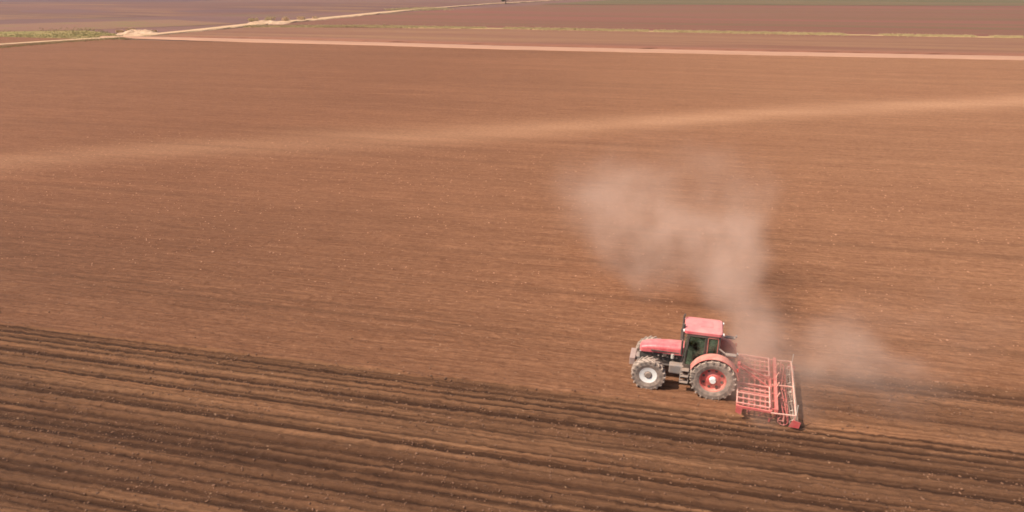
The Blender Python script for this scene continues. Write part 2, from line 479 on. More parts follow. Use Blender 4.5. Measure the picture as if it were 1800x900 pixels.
def far_mat(name, a, b_, c_=None, sc=(0.004, 0.05), rot=FUR, amt=1.0, seed=0.0):
    m, nt, b = new_mat(name); N = NT(nt)
    tc = N.n('ShaderNodeTexCoord'); mp = N.n('ShaderNodeMapping', vector_type='TEXTURE')
    mp.inputs['Rotation'].default_value = (0, 0, rot)
    N.l(tc.outputs['Object'], mp.inputs['Vector'])
    def ns(s, det, lo, hi, off):
        m2 = N.n('ShaderNodeMapping'); m2.inputs['Scale'].default_value = (s[0], s[1], 1); m2.inputs['Location'].default_value = (off + seed, off, 0)
        N.l(mp.outputs[0], m2.inputs['Vector'])
        t = N.n('ShaderNodeTexNoise'); t.inputs['Scale'].default_value = 1; t.inputs['Detail'].default_value = det
        t.inputs['Roughness'].default_value = 0.65
        N.l(m2.outputs[0], t.inputs['Vector'])
        r = N.n('ShaderNodeMapRange'); r.inputs['From Min'].default_value = lo; r.inputs['From Max'].default_value = hi
        N.l(t.outputs['Fac'], r.inputs['Value']); return r.outputs[0]
    c = N.mix(ns(sc, 4, 0.35, 0.65, 3.3), a, b_)
    if c_: c = N.mix(N.math('MULTIPLY', ns((sc[0] * 2, sc[1] * 2.3), 4, 0.5, 0.65, 8.1), amt), c, c_)
    c = N.mix(N.math('MULTIPLY', ns((0.3, 0.9), 5, 0.3, 0.7, 1.2), 0.25), c, (0.6, 0.58, 0.55), 'MULTIPLY')
    N.l(c, b.inputs['Base Color']); b.inputs['Roughness'].default_value = 0.95
    b.inputs['Specular IOR Level'].default_value = 0.1
    return m

G_MAUVE = far_mat('far_soil', (0.20, 0.098, 0.080), (0.15, 0.080, 0.072), (0.16, 0.10, 0.06))
sheet('ground', [(-3500, -400), (3500, -400), (3500, 6000), (-3500, 6000)], -0.35, G_MAUVE)

def uvp(u, v): return from_uv(u, v)[:2]
# ground between the main field and the fields beyond
sheet('soil_margin', [uvp(-420, V_STRIP - 5.5), uvp(420, V_STRIP - 5.5), uvp(420, V_STRIP - 3.2), uvp(-420, V_STRIP - 3.2)], -0.04,
      far_mat('margin_soil', (0.36, 0.185, 0.115), (0.40, 0.21, 0.13)))

def ribbon(name, pts, widths, z, mat, wob=0.0, wedge=0.06):
    """a road as a low cambered bank along ground points"""
    P = [Vector((p[0], p[1], 0)) for p in pts]
    # resample
    R, Wd = [], []
    for k in range(len(P) - 1):
        n = max(2, int((P[k + 1] - P[k]).length / 3))
        for i in range(n):
            t = i / n
            R.append(P[k].lerp(P[k + 1], t)); Wd.append(widths[k] * (1 - t) + widths[k + 1] * t)
    R.append(P[-1]); Wd.append(widths[-1])
    bm = bmesh.new(); rows = []
    for k, p in enumerate(R):
        d = (R[min(k + 1, len(R) - 1)] - R[max(k - 1, 0)]).normalized()
        n = Vector((-d.y, d.x, 0)); row = []
        for s in (-1, -0.85, -0.3, 0.3, 0.85, 1):
            w = Wd[k] / 2 * (1 + wob * (random.random() - 0.5))
            q = p + n * s * w
            row.append(bm.verts.new((q.x, q.y, z - (0.3 if abs(s) == 1 else 0.0) + (wedge if abs(s) < 0.5 else 0))))
        rows.append(row)
    for A, B in zip(rows[:-1], rows[1:]):
        for k in range(5): bm.faces.new((A[k], A[k + 1], B[k + 1], B[k]))
    bmesh.ops.recalc_face_normals(bm, faces=bm.faces)
    me = bpy.data.meshes.new(name); bm.to_mesh(me); bm.free(); me.materials.append(mat)
    o = bpy.data.objects.new(name, me); COL.objects.link(o)
    return tag(o, kind='structure')

def gp(*pts): return [at(*p) for p in pts]

# the brown field between the pale track and the grass line, and those beyond
mid_t = far_mat('brown_soil', (0.21, 0.098, 0.062), (0.26, 0.135, 0.075), (0.17, 0.068, 0.050), sc=(0.006, 0.09), amt=0.7)
sheet('brown_field', [p[:2] for p in gp((240, 63), (445, 46), (900, 50), (1800, 66), (2600, 80), (2600, 120), (1800, 101), (900, 84), (500, 72))], -0.20, mid_t)
pinkm = far_mat('pink_soil', (0.22, 0.082, 0.062), (0.145, 0.092, 0.048), (0.19, 0.062, 0.050), sc=(0.003, 0.06), amt=0.7, seed=5)
sheet('pink_field', [p[:2] for p in gp((445, 45), (700, 21), (960, 7), (1800, 10), (2700, 22), (2700, 78), (1800, 65), (900, 49))], -0.26, pinkm)
sheet('green_field', [p[:2] for p in gp((950, 6.5), (1300, -14), (2700, -14), (2700, 21), (1800, 9.5))], -0.24,
      far_mat('far_green', (0.12, 0.10, 0.048), (0.16, 0.10, 0.055), (0.085, 0.08, 0.035), sc=(0.003, 0.03)))
# left of the road: olive meadow and mauve fallow strips
sheet('meadow', [p[:2] for p in gp((-500, 60), (150, 52), (225, 60), (120, 68), (-500, 96))], -0.24,
      far_mat('meadow_grass', (0.25, 0.195, 0.070), (0.28, 0.185, 0.08), (0.19, 0.170, 0.045), sc=(0.03, 0.06), amt=0.8))
sheet('olive_field', [p[:2] for p in gp((-500, 52), (-500, 59), (150, 51), (420, 40), (300, 33), (0, 41))], -0.28,
      far_mat('olive_soil', (0.22, 0.125, 0.070), (0.22, 0.11, 0.078), (0.20, 0.135, 0.06), sc=(0.02, 0.05)))
sheet('mauve_field', [p[:2] for p in gp((-500, 6), (-500, 40), (0, 33), (300, 27), (640, 19), (860, 4), (500, 3.5), (200, 4))], -0.30,
      far_mat('mauve_soil', (0.19, 0.092, 0.070), (0.125, 0.064, 0.055), (0.24, 0.13, 0.070), sc=(0.006, 0.035), seed=2))
for nm, pts in (('dark_strip', ((30, 17), (130, 15.5), (215, 20), (100, 21.5), (40, 20))),
                ('dark_strip', ((300, 18.2), (420, 14.5), (560, 17), (420, 21), (330, 20.6)))):
    sheet(nm, [p[:2] for p in gp(*pts)], -0.27, far_mat('dark_soil', (0.13, 0.070, 0.068), (0.17, 0.09, 0.085)))
sheet('dark_field', [p[:2] for p in gp((-400, 2.6), (0, 2.4), (330, 1.6), (520, -8), (-400, -10))], -0.27,
      far_mat('dusk_soil', (0.10, 0.060, 0.066), (0.14, 0.08, 0.085)))

# pale graded track along the far edge of the main field
trk = far_mat('track_earth', (0.41, 0.225, 0.148), (0.46, 0.255, 0.17), (0.36, 0.19, 0.125), sc=(0.02, 0.4))
TP = [(180, 64.3), (250, 65.6), (500, 72.6), (900, 84.3), (1350, 94.2), (1800, 102.5), (2500, 116)]
ribbon('dirt_track', gp(*TP), [2.2, 4.0, 7.0, 8.2, 8.2, 8.2, 8.2], 0.10, trk, 0.10)
# low darker strip right behind the track
ribbon('dark_edge', gp((300, 63.5), (500, 66), (900, 77), (1350, 87.5), (1800, 95), (2500, 108)), [1.5, 4, 4.5, 4.5, 4, 4], 0.02,
       far_mat('dark_edge_soil', (0.24, 0.10, 0.065), (0.27, 0.125, 0.08)), 0.25)

# gravel farm road running off to the upper right
roadm = far_mat('road_earth', (0.52, 0.33, 0.20), (0.60, 0.39, 0.24), (0.40, 0.27, 0.14), sc=(0.05, 0.3))
ribbon('dirt_road', gp((-500, 119), (-200, 94), (0, 78), (120, 70.5), (240, 63.2), (340, 53.5), (440, 42.5), (560, 33), (680, 21), (740, 15.5), (860, 6.5), (960, 1), (1100, -8)),
       [3.0, 3.0, 3.2, 3.4, 4.5, 5.5, 6.5, 6.5, 6.0, 3.5, 3.5, 3.5, 3.5], 0.08, roadm, 0.15)

# ------------------------------------------------------------ foliage
def leaf_mat(name, a, b_):
    m, nt, b = new_mat(name); N = NT(nt)
    N.l(N.mix(N.noise((0.9, 0.9, 0.9), 4, 0.7), a, b_), b.inputs['Base Color'])
    b.inputs['Roughness'].default_value = 0.8
    b.inputs['Specular IOR Level'].default_value = 0.2
    return m
DRYLEAF = leaf_mat('dry_leaves', (0.42, 0.27, 0.14), (0.72, 0.48, 0.28))
OLIVE = leaf_mat('olive_leaves', (0.34, 0.25, 0.11), (0.62, 0.45, 0.22))
GREENL = leaf_mat('dark_leaves', (0.03, 0.045, 0.018), (0.07, 0.09, 0.03))
GRASSM = leaf_mat('verge_grass', (0.38, 0.29, 0.13), (0.52, 0.39, 0.20))
BARK = simple_mat('bark', (0.10, 0.07, 0.05), 0.9, 0.2)

def leafcloud(name, mat, parent, lobes, n, size, loc=None):
    V, F = [], []
    for k in range(n):
        c, r = random.choice(lobes)
        d = Vector((random.gauss(0, 1), random.gauss(0, 1), random.gauss(0, 1))).normalized()
        p = Vector(c) + Vector((d.x * r[0], d.y * r[1], d.z * r[2])) * random.uniform(0.55, 1.08)
        if p.z < 0.02: p.z = random.uniform(0.02, 0.2)
        q = Vector((random.gauss(0, 1), random.gauss(0, 1), random.gauss(0, 1))).normalized()
        t = q.orthogonal().normalized(); w = q.cross(t)
        s = size * random.uniform(0.5, 1.4); i = len(V)
        V += [p + t * s, p + w * s * 0.6, p - t * s, p - w * s * 0.6]
        F.append((i, i + 1, i + 2, i + 3))
    me = bpy.data.meshes.new(name); me.from_pydata([tuple(v) for v in V], [], F); me.materials.append(mat)
    o = bpy.data.objects.new(name, me); COL.objects.link(o); o.parent = parent
    return o

def shrub(px, py, w, h, mat, label, group='shrubs beside the farm road', seed=0):
    random.seed(seed)
    p = at(px, py); t = empty('shrub', (p.x, p.y, -0.25))
    tag(t, label, 'shrub', group)
    lobes = []
    for k in range(5):
        lobes.append(((random.uniform(-w / 3, w / 3), random.uniform(-w / 4, w / 4), h * random.uniform(0.3, 0.6)),
                      (w * random.uniform(0.18, 0.3), w * 0.22, h * random.uniform(0.25, 0.42))))
    leafcloud('foliage', mat, t, lobes, 900, 0.13)
    s = MB()
    for k in range(6):
        c, r = random.choice(lobes)
        s.rod((c[0] * 0.2, c[1] * 0.2, 0), (c[0], c[1], c[2]), 0.05, 0.015, 6)
    s.build('stem', BARK, t)
    return t

# sandy spoil heap at the road junction
def heap(px, py, w, d, h, label, seed):
    p = at(px, py)
    n, m_ = 40, 24
    V, F = [], []
    for i in range(n + 1):
        for j in range(m_ + 1):
            x = (i / n - 0.5) * w; y = (j / m_ - 0.5) * d
            rr = math.hypot(x / (w / 2), y / (d / 2))
            e = max(0, 1 - rr)
            nz = float(vn(np.array([x * 0.5 + seed]), np.array([y * 0.5]), seed)[0]) + 0.5 * float(vn(np.array([x * 1.6 + seed]), np.array([y * 1.6]), seed + 1)[0])
            V.append((x, y, h * (e ** 0.6) * (0.25 + 0.75 * nz) - 0.05)); 
    for i in range(n):
        for j in range(m_):
            a = i * (m_ + 1) + j
            F.append((a, a + m_ + 1, a + m_ + 2, a + 1))
    me = bpy.data.meshes.new('spoil_heap'); me.from_pydata(V, [], F)
    m, nt, b = new_mat('heap_earth'); N = NT(nt)
    N.l(N.mix(N.noise((0.6, 0.6, 0.8), 5, 0.7), (0.30, 0.16, 0.09), (0.66, 0.45, 0.29)), b.inputs['Base Color'])
    b.inputs['Roughness'].default_value = 0.95
    me.materials.append(m)
    o = bpy.data.objects.new('spoil_heap', me); COL.objects.link(o); o.location = (p.x, p.y, -0.2)
    return tag(o, label, 'earth heap', 'spoil heaps by the farm road')
heap(243, 59, 12.5, 9, 1.6, 'long sandy spoil heap where the pale track meets the farm road', 5)
heap(470, 40, 14, 9, 1.2, 'low overgrown earth heap beside the farm road, farther from the junction', 9)
for a in ((212, 58, 2.6, 1.3, DRYLEAF, 'dry brown shrub at the left end of the sandy spoil heap', 1),
          (268, 57, 2.2, 1.2, DRYLEAF, 'dry yellowish shrub at the right end of the sandy spoil heap', 2),
          (232, 54, 3.2, 1.2, DRYLEAF, 'dry straw-coloured shrub behind the middle of the sandy spoil heap', 7),
          (446, 39, 3.6, 2.0, OLIVE, 'olive shrub at the left end of the overgrown heap', 3),
          (474, 37.5, 4.2, 2.2, OLIVE, 'tallest olive shrub on the middle of the overgrown heap', 4),
          (500, 37, 4.0, 2.0, DRYLEAF, 'straw-coloured shrub at the right end of the overgrown heap', 5),
          (528, 35, 4.4, 1.7, DRYLEAF, 'straw-coloured shrub on the road side right of the overgrown heap', 6),
          (556, 33, 3.4, 1.5, DRYLEAF, 'rightmost straw-coloured shrub on the farm road side', 8)):
    shrub(*a[:6], seed=a[6])

def tree(px, py, h, label):
    random.seed(31)
    p = at(px, py); t = empty('tree', (p.x, p.y, -0.3)); tag(t, label, 'tree')
    tr = MB(); tr.rod((0, 0, 0), (0.1, 0, h * 0.4), 0.28, 0.18, 10)
    for k in range(6):
        a = k * 1.05; tr.rod((0.1, 0, h * random.uniform(0.25, 0.4)), (math.cos(a) * h * 0.25, math.sin(a) * h * 0.25, h * random.uniform(0.5, 0.8)), 0.11, 0.03, 6)
    tr.build('trunk', BARK, t)
    lobes = [((0, 0, h * 0.55), (h * 0.3, h * 0.3, h * 0.35))]
    for k in range(9):
        a = k * 0.7
        lobes.append(((math.cos(a) * h * 0.22, math.sin(a) * h * 0.22, h * random.uniform(0.3, 0.85)), (h * 0.15, h * 0.15, h * 0.13)))
    leafcloud('crown', GREENL, t, lobes, 4500, 0.2)
tree(889, 6.0, 7.5, 'lone dark green tree at the far end of the fields')

# tufts
def tufts(name, label, line, n, spread, hmin, hmax, mat, cat='grass'):
    random.seed(5)
    P = [at(*p) for p in line]; L = [0]
    for a, b in zip(P[:-1], P[1:]): L.append(L[-1] + (b - a).length)
    V, F = [], []
    for k in range(n):
        s = random.random() * L[-1]
        i = max(j for j in range(len(L)) if L[j] <= s); i = min(i, len(P) - 2)
        c = P[i].lerp(P[i + 1], (s - L[i]) / (L[i + 1] - L[i]))
        d = (P[i + 1] - P[i]).normalized(); nrm = Vector((-d.y, d.x, 0))
        wv = spread * (0.6 + 0.8 * float(vn(np.array([s * 0.04]), np.array([0.0]), 5)[0]))
        c = c + nrm * random.gauss(0, wv / 2)
        if float(vn(np.array([s * 0.12]), np.array([1.0]), 6)[0]) < 0.22: continue
        for b in range(5):
            a = random.random() * 2 * PI; hh = random.uniform(hmin, hmax)
            b0 = c + Vector((random.gauss(0, .12), random.gauss(0, .12), -0.28))
            tip = b0 + Vector((math.cos(a) * hh * 0.5, math.sin(a) * hh * 0.5, hh + 0.15))
            w = Vector((-math.sin(a), math.cos(a), 0)) * 0.06
            i0 = len(V); V += [tuple(b0 - w), tuple(b0 + w), tuple(tip)]; F.append((i0, i0 + 1, i0 + 2))
    me = bpy.data.meshes.new(name); me.from_pydata(V, [], F); me.materials.append(mat)
    o = bpy.data.objects.new(name, me); COL.objects.link(o)
    return tag(o, label, cat, kind='stuff')
tufts('verge_grass', 'yellow grass verge between the far fields', [(430, 46), (640, 45.3), (900, 49), (1350, 57.5), (1800, 64.5), (2400, 76)], 11000, 3.6, 0.15, 0.55, GRASSM)
sheetm = far_mat('verge_soil', (0.44, 0.31, 0.13), (0.38, 0.26, 0.13), (0.36, 0.19, 0.11), sc=(0.03, 0.3))
ribbon('verge', gp((430, 46), (640, 45.6), (900, 49.3), (1350, 57.8), (1800, 64.8), (2400, 76.3)), [2.4, 3.4, 4.2, 4.2, 4.2, 4.2], -0.14, sheetm, 0.5, 0.02)
tufts('road_grass', 'olive grass along the near side of the farm road', [(-200, 100), (0, 83), (120, 73), (220, 66.5)], 2600, 2.8, 0.15, 0.5, leaf_mat('road_grass', (0.32, 0.23, 0.09), (0.46, 0.32, 0.15)))
tufts('meadow_grass', 'rough olive grass in the meadow above the farm road', [(-200, 78), (0, 68), (100, 62), (200, 57)], 2600, 24, 0.08, 0.24, leaf_mat('meadow_blades', (0.25, 0.21, 0.075), (0.38, 0.29, 0.12)))
tufts('far_road_grass', 'yellow grass beside the far stretch of the farm road', [(690, 17.5), (770, 14)], 1500, 12, 0.2, 0.7, GRASSM)

# ------------------------------------------------------------ tractor
random.seed(9)
T = empty('tractor', (TR.x, TR.y, -0.04), HEAD)
tag(T, 'dusty red farm tractor with white front rims pulling a cultivator', 'tractor')

def wheel(parent, x, y, r, w, rim_r, lugs, rim_mat, rear, side):
    wh = empty('wheel', (x, y, r), parent=parent)
    t = MB()
    hw = w / 2
    prof = [(rim_r, -hw * 0.72), (rim_r * 1.04, -hw * 0.86), (rim_r + (r - rim_r) * 0.45, -hw), (r * 0.955, -hw * 0.93), (r * 0.972, -hw * 0.6),
            (r * 0.978, 0), (r * 0.972, hw * 0.6), (r * 0.955, hw * 0.93), (rim_r + (r - rim_r) * 0.45, hw), (rim_r * 1.04, hw * 0.86), (rim_r, hw * 0.72)]
    t.lathe(prof, 56)
    for k in range(lugs):
        for s in (-1, 1):
            a = 2 * PI * (k + (0.5 if s > 0 else 0)) / lugs
            a2 = a + s * 0 + 0.20
            p0 = Vector((math.cos(a) * r * 0.985, 0.02 * s, math.sin(a) * r * 0.985))
            p1 = Vector((math.cos(a2) * r * 0.975, s * hw * 0.97, math.sin(a2) * r * 0.975))
            d = (p1 - p0); nrm = Vector((math.cos((a + a2) / 2), 0, math.sin((a + a2) / 2)))
            xax = d.normalized(); yax = nrm.cross(xax).normalized(); zax = xax.cross(yax)
            m = Matrix((xax, yax, zax)).transposed()
            t.box((p0 + p1) / 2, (d.length, 0.055, 0.075), m)
            # shoulder block on the sidewall
            ps = Vector((math.cos(a2) * r * 0.93, s * hw * 0.965, math.sin(a2) * r * 0.93))
            m2 = Matrix((Vector((-math.sin(a2), 0, math.cos(a2))), Vector((0, 1, 0)), Vector((math.cos(a2), 0, math.sin(a2))))).transposed()
            t.box(ps, (0.055, 0.05, r * 0.10), m2)
    t.build('tyre', RUBBER, wh)
    s = side
    rm = MB()
    if rear:
        prof = [(rim_r + 0.012, -s * hw * 0.74), (rim_r - 0.03, -s * hw * 0.70), (rim_r - 0.05, -s * hw * 0.1), (rim_r - 0.06, s * hw * 0.05), (rim_r - 0.04, s * hw * 0.55),
                (rim_r - 0.02, s * hw * 0.78), (rim_r + 0.012, s * hw * 0.80), (rim_r + 0.012, s * hw * 0.70)]
        rm.lathe(prof, 48)
        rm.lathe([(rim_r - 0.05, s * 0.03), (rim_r * 0.60, s * 0.06), (rim_r * 0.40, s * 0.13), (0.02, s * 0.13)], 48)
        rm.build('rim', rim_mat, wh, smooth=False)
        hb = MB(); hb.rod((0, s * 0.12, 0), (0, s * 0.26, 0), 0.15, 0.12, 20)
        hb.build('hub', CREAM, wh)  # white here is a highlight painted onto the rear hub
        for k in range(8):
            a = 2 * PI * k / 8 + 0.3
            rr = rim_r * 0.74
            hl = MB().rod((0, s * 0.04, 0), (0, s * 0.062, 0), 0.062, seg=14)
            hl.build('rim_hole', DARK, wh, loc=(math.cos(a) * rr, 0, math.sin(a) * rr))
    else:
        rm.lathe([(rim_r + 0.012, -s * hw * 0.74), (rim_r - 0.03, -s * hw * 0.7), (rim_r - 0.03, s * hw * 0.45), (rim_r + 0.012, s * hw * 0.80), (rim_r - 0.01, s * hw * 0.84),
                  (rim_r - 0.05, s * hw * 0.78), (rim_r * 0.50, s * hw * 0.70), (rim_r * 0.46, s * hw * 0.62)], 44)
        rm.build('rim', rim_mat, wh)
        hb = MB(); hb.lathe([(rim_r * 0.47, s * hw * 0.60), (rim_r * 0.44, s * hw * 0.66), (rim_r * 0.40, s * hw * 0.80), (rim_r * 0.30, s * hw * 0.88), (0.01, s * hw * 0.88)], 32)
        for k in range(8):
            a = 2 * PI * k / 8
            hb.rod((math.cos(a) * rim_r * 0.5, s * hw * 0.5, math.sin(a) * rim_r * 0.5), (math.cos(a) * rim_r * 0.5, s * hw * 0.66, math.sin(a) * rim_r * 0.5), 0.018, seg=6)
        hb.build('hub', HUBGREY, wh)
    return wh

RR, FR_, WB = 0.93, 0.71, 2.66
for s in (1, -1):
    wheel(T, 0, s * 0.98, RR, 0.52, 0.54, 22, RIMRED, True, s)
    fw = wheel(T, WB, s * 0.93, FR_, 0.44, 0.37, 20, CREAM, False, s)
    fw.rotation_euler = (0, 0, math.radians(2))

# chassis
c = MB()
c.box((0.0, 0, 0.98), (0.9, 0.56, 0.62))                 # rear axle housing
c.rod((0, -0.78, RR), (0, 0.78, RR), 0.15, seg=16)
c.box((0.9, 0, 0.95), (1.3, 0.46, 0.50))                 # gearbox
c.box((2.3, 0, 0.92), (1.9, 0.42, 0.30))                 # front bolster
c.build('chassis', GREY, T, 0.03)
ax = MB()
ax.box((WB, 0, 0.70), (0.24, 1.35, 0.2)); ax.rod((WB - 0.25, -0.62, 0.66), (WB - 0.25, 0.62, 0.66), 0.035)
for s in (1, -1): ax.rod((WB, s * 0.60, 0.71), (WB, s * 0.76, 0.71), 0.16, 0.19, 16)
ax.build('front_axle', DARK, T, 0.02)
e = MB()
e.box((1.98, 0, 1.22), (1.15, 0.50, 0.50))
for k in range(5):
    e.rod((1.55 + k * 0.19, 0.25, 1.32), (1.55 + k * 0.19, 0.33, 1.25), 0.055)
e.rod((1.65, 0.30, 1.05), (1.65, 0.40, 1.05), 0.10); e.rod((2.05, 0.27, 1.38), (2.05, 0.37, 1.38), 0.09)
e.tube([(1.5, 0.32, 1.4), (1.9, 0.36, 1.46), (2.5, 0.30, 1.44)], 0.03)
e.tube([(1.5, -0.32, 1.4), (1.9, -0.36, 1.46), (2.5, -0.30, 1.44)], 0.03)
e.build('engine', DARK, T, 0.01)
g = MB(); g.rod((1.72, 0.36, 1.28), (1.72, 0.36, 1.50), 0.075, seg=14); g.build('filter', PALE, T)
rad = MB(); rad.box((2.82, 0, 1.26), (0.44, 0.5, 0.46)); rad.build('radiator', DARK, T, 0.02)
# hood
def hsec(x, hw, zt, zb, rr=0.4):
    pts = []
    for k in range(17):
        a = PI * k / 16
        cx, cz = math.cos(a), math.sin(a)
        px_ = hw * (abs(cx) ** 0.55) * (1 if cx >= 0 else -1)
        pz_ = zb + (zt - zb) * (0.35 + 0.65 * (cz ** 0.6)) if cz > 1e-6 else zb + (zt - zb) * 0.35
        pts.append((x, px_, pz_))
    pts = [(x, hw, zb)] + pts + [(x, -hw, zb)]
    return pts
h = MB()
h.loft([hsec(1.28, 0.40, 1.88, 1.47), hsec(1.9, 0.385, 1.86, 1.47), hsec(2.45, 0.36, 1.81, 1.45), hsec(2.85, 0.33, 1.74, 1.42),
        hsec(3.05, 0.30, 1.66, 1.40), hsec(3.14, 0.25, 1.56, 1.40)])
h.build('hood', RED, T, smooth=False)
sg = MB()
for s in (1, -1):
    sg.box((2.05, s * 0.384, 1.56), (1.2, 0.03, 0.06))
sg.build('hood_vent', DARK, T)
gr = MB(); gr.box((3.08, 0, 1.22), (0.08, 0.46, 0.34))
for k in range(5): gr.box((3.13, 0, 1.10 + k * 0.06), (0.02, 0.42, 0.015))
gr.build('grille', DARK, T)
for s in (1, -1):
    b = MB(); b.box((3.10, s * 0.20, 1.40), (0.07, 0.13, 0.08)); b.build('headlight', LAMPW, T, 0.01)
w = MB()
w.box((3.22, 0, 0.95), (0.22, 0.30, 0.20))
for k in range(10): w.box((3.42, -0.40 + k * 0.089, 0.92), (0.24, 0.07, 0.34))
w.build('front_weight', simple_mat('weight_grey', (0.30, 0.20, 0.18), 0.6, 0.6, dust_col=(0.5, 0.36, 0.30)), T, 0.012)

# cab
XR, XF, YW, Z0, Z1 = -0.14, 1.26, 0.62, 1.30, 2.70
def mirrored(fn):
    for s in (1, -1): fn(s)
cab = MB()
for s in (1, -1):
    cab.bar((XF, s * 0.58, Z0 - 0.25), (XF - 0.12, s * (YW - 0.02), Z1), 0.05, 0.06)          # A pillar
    cab.bar((0.42, s * YW, Z0 + 0.1), (0.38, s * YW, Z1), 0.06, 0.06)                # B pillar
    cab.bar((XR, s * 0.60, Z0 + 0.25), (XR + 0.03, s * 0.60, Z1), 0.06, 0.07)             # C pillar
    cab.bar((XF - 0.12, s * YW, Z1 - 0.02), (XR + 0.03, s * YW, Z1 - 0.02), 0.05, 0.06)
    cab.bar((XF, s * 0.58, Z0 - 0.22), (0.42, s * YW, Z0 - 0.22), 0.06, 0.10)
    cab.bar((0.42, s * YW, Z0 + 0.28), (XR, s * 0.60, Z0 + 0.28), 0.05, 0.05)
cab.bar((XF, -0.58, Z0 - 0.2), (XF, 0.58, Z0 - 0.2), 0.05, 0.06)
cab.bar((XR, -0.60, Z0 + 0.26), (XR, 0.60, Z0 + 0.26), 0.05, 0.05)
cab.build('cab_frame', DARK, T, 0.008)
fl = MB(); fl.box((0.56, 0, 1.10), (1.36, 1.12, 0.14)); fl.build('cab_floor', DARK, T, 0.02)
def pane(name, pts, parent, th=0.012):
    b = MB(); P = [Vector(p) for p in pts]
    n = (P[1] - P[0]).cross(P[2] - P[0]).normalized() * th
    b.loft([[tuple(p - n / 2) for p in P], [tuple(p + n / 2) for p in P]])
    return b.build(name, GLASS, parent)
for s in (1, -1):
    d = MB()
    d.bar((XF - 0.03, s * 0.605, Z0 - 0.12), (0.46, s * 0.65, Z0 - 0.12), 0.03, 0.05)
    d.bar((XF - 0.13, s * 0.64, Z1 - 0.08), (0.43, s * 0.65, Z1 - 0.08), 0.03, 0.04)
    d.bar((0.47, s * 0.65, Z0 - 0.12), (0.44, s * 0.65, Z1 - 0.08), 0.03, 0.04)
    d.bar((XF - 0.05, s * 0.605, Z0 - 0.12), (XF - 0.15, s * 0.64, Z1 - 0.08), 0.03, 0.035)
    dr = d.build('door', DARK, T)
    b = MB(); b.bar((0.56, s * 0.68, 1.50), (0.56, s * 0.68, 1.68), 0.02); b.build('handle', PALE, dr)
    pane('window', [(XF - 0.06, s * 0.60, Z0 - 0.08), (0.48, s * 0.645, Z0 - 0.08), (0.45, s * 0.645, Z1 - 0.1), (XF - 0.15, s * 0.63, Z1 - 0.1)], dr)
    pane('side_window', [(0.38, s * 0.62, Z0 + 0.32), (XR + 0.05, s * 0.60, Z0 + 0.32), (XR + 0.06, s * 0.60, Z1 - 0.06), (0.36, s * 0.62, Z1 - 0.06)], T)
    sf = MB()
    for a_, b_ in (((0.34, s * 0.635, Z0 + 0.36), (XR + 0.07, s * 0.615, Z0 + 0.36)), ((0.34, s * 0.635, Z1 - 0.09), (XR + 0.07, s * 0.615, Z1 - 0.09)),
                   ((0.34, s * 0.635, Z0 + 0.38), (0.34, s * 0.635, Z1 - 0.11)), ((XR + 0.07, s * 0.615, Z0 + 0.38), (XR + 0.07, s * 0.615, Z1 - 0.11))):
        sf.bar(a_, b_, 0.03)
    sf.build('window_frame', FENDER, T)
pane('windscreen', [(XF + 0.0, -0.52, 1.5), (XF + 0.0, 0.52, 1.5), (XF - 0.11, 0.55, Z1 - 0.05), (XF - 0.11, -0.55, Z1 - 0.05)], T)
pane('rear_window', [(XR, -0.55, Z0 + 0.32), (XR, 0.55, Z0 + 0.32), (XR + 0.03, 0.55, Z1 - 0.06), (XR + 0.03, -0.55, Z1 - 0.06)], T)
def rsec(z, x0, x1, yw, cr=0.14):
    pts = []
    for cx, cy, a0 in ((x1 - cr, yw - cr, 0), (x0 + cr, yw - cr, 90), (x0 + cr, -yw + cr, 180), (x1 - cr, -yw + cr, 270)):
        for k in range(5):
            a = math.radians(a0 + k * 22.5); pts.append((cx + cr * math.cos(a), cy + cr * math.sin(a), z))
    return pts
rf = MB()
rf.loft([rsec(2.68, XR - 0.04, XF + 0.02, 0.62), rsec(2.71, XR - 0.08, XF + 0.08, 0.655), rsec(2.83, XR - 0.08, XF + 0.08, 0.655), rsec(2.88, XR - 0.04, XF + 0.02, 0.60), rsec(2.90, XR + 0.12, XF - 0.15, 0.48)])
rf_o = rf.build('roof', ROOF, T)
b = MB(); b.box((0.45, 0, 2.903), (0.5, 0.5, 0.03)); b.build('roof_hatch', ROOF, rf_o, 0.01)
for x, y, d in ((XF + 0.10, 0.5, 1), (XF + 0.10, -0.5, 1), (XR - 0.10, 0.5, -1), (XR - 0.10, -0.5, -1)):
    b = MB(); b.rod((x - 0.03 * d, y, 2.76), (x + 0.03 * d, y, 2.76), 0.065, seg=14); b.build('work_light', LAMPW, T)
# interior
b = MB(); b.box((0.15, 0, 1.52), (0.5, 0.52, 0.14)); b.box((-0.02, 0, 1.90), (0.13, 0.50, 0.66)); b.box((-0.02, 0, 2.30), (0.1, 0.28, 0.18))
b.build('seat', SEAT, T, 0.03)
b = MB(); b.box((1.02, 0, 1.45), (0.22, 0.50, 0.55)); b.bar((0.98, 0, 1.68), (0.82, 0, 1.92), 0.06); b.build('dashboard', SEAT, T, 0.02)
b = MB()
q = Matrix.Rotation(math.radians(-32), 3, 'Y')
ring = [Vector((0.80, 0, 1.95)) + q @ Vector((0.20 * math.cos(2 * PI * k / 20), 0.20 * math.sin(2 * PI * k / 20), 0)) for k in range(21)]
b.tube(ring, 0.015, 6)
for k in (0, 7, 13): b.rod(ring[k], (0.80, 0, 1.95), 0.012, seg=6)
b.build('steering_wheel', DARK, T)

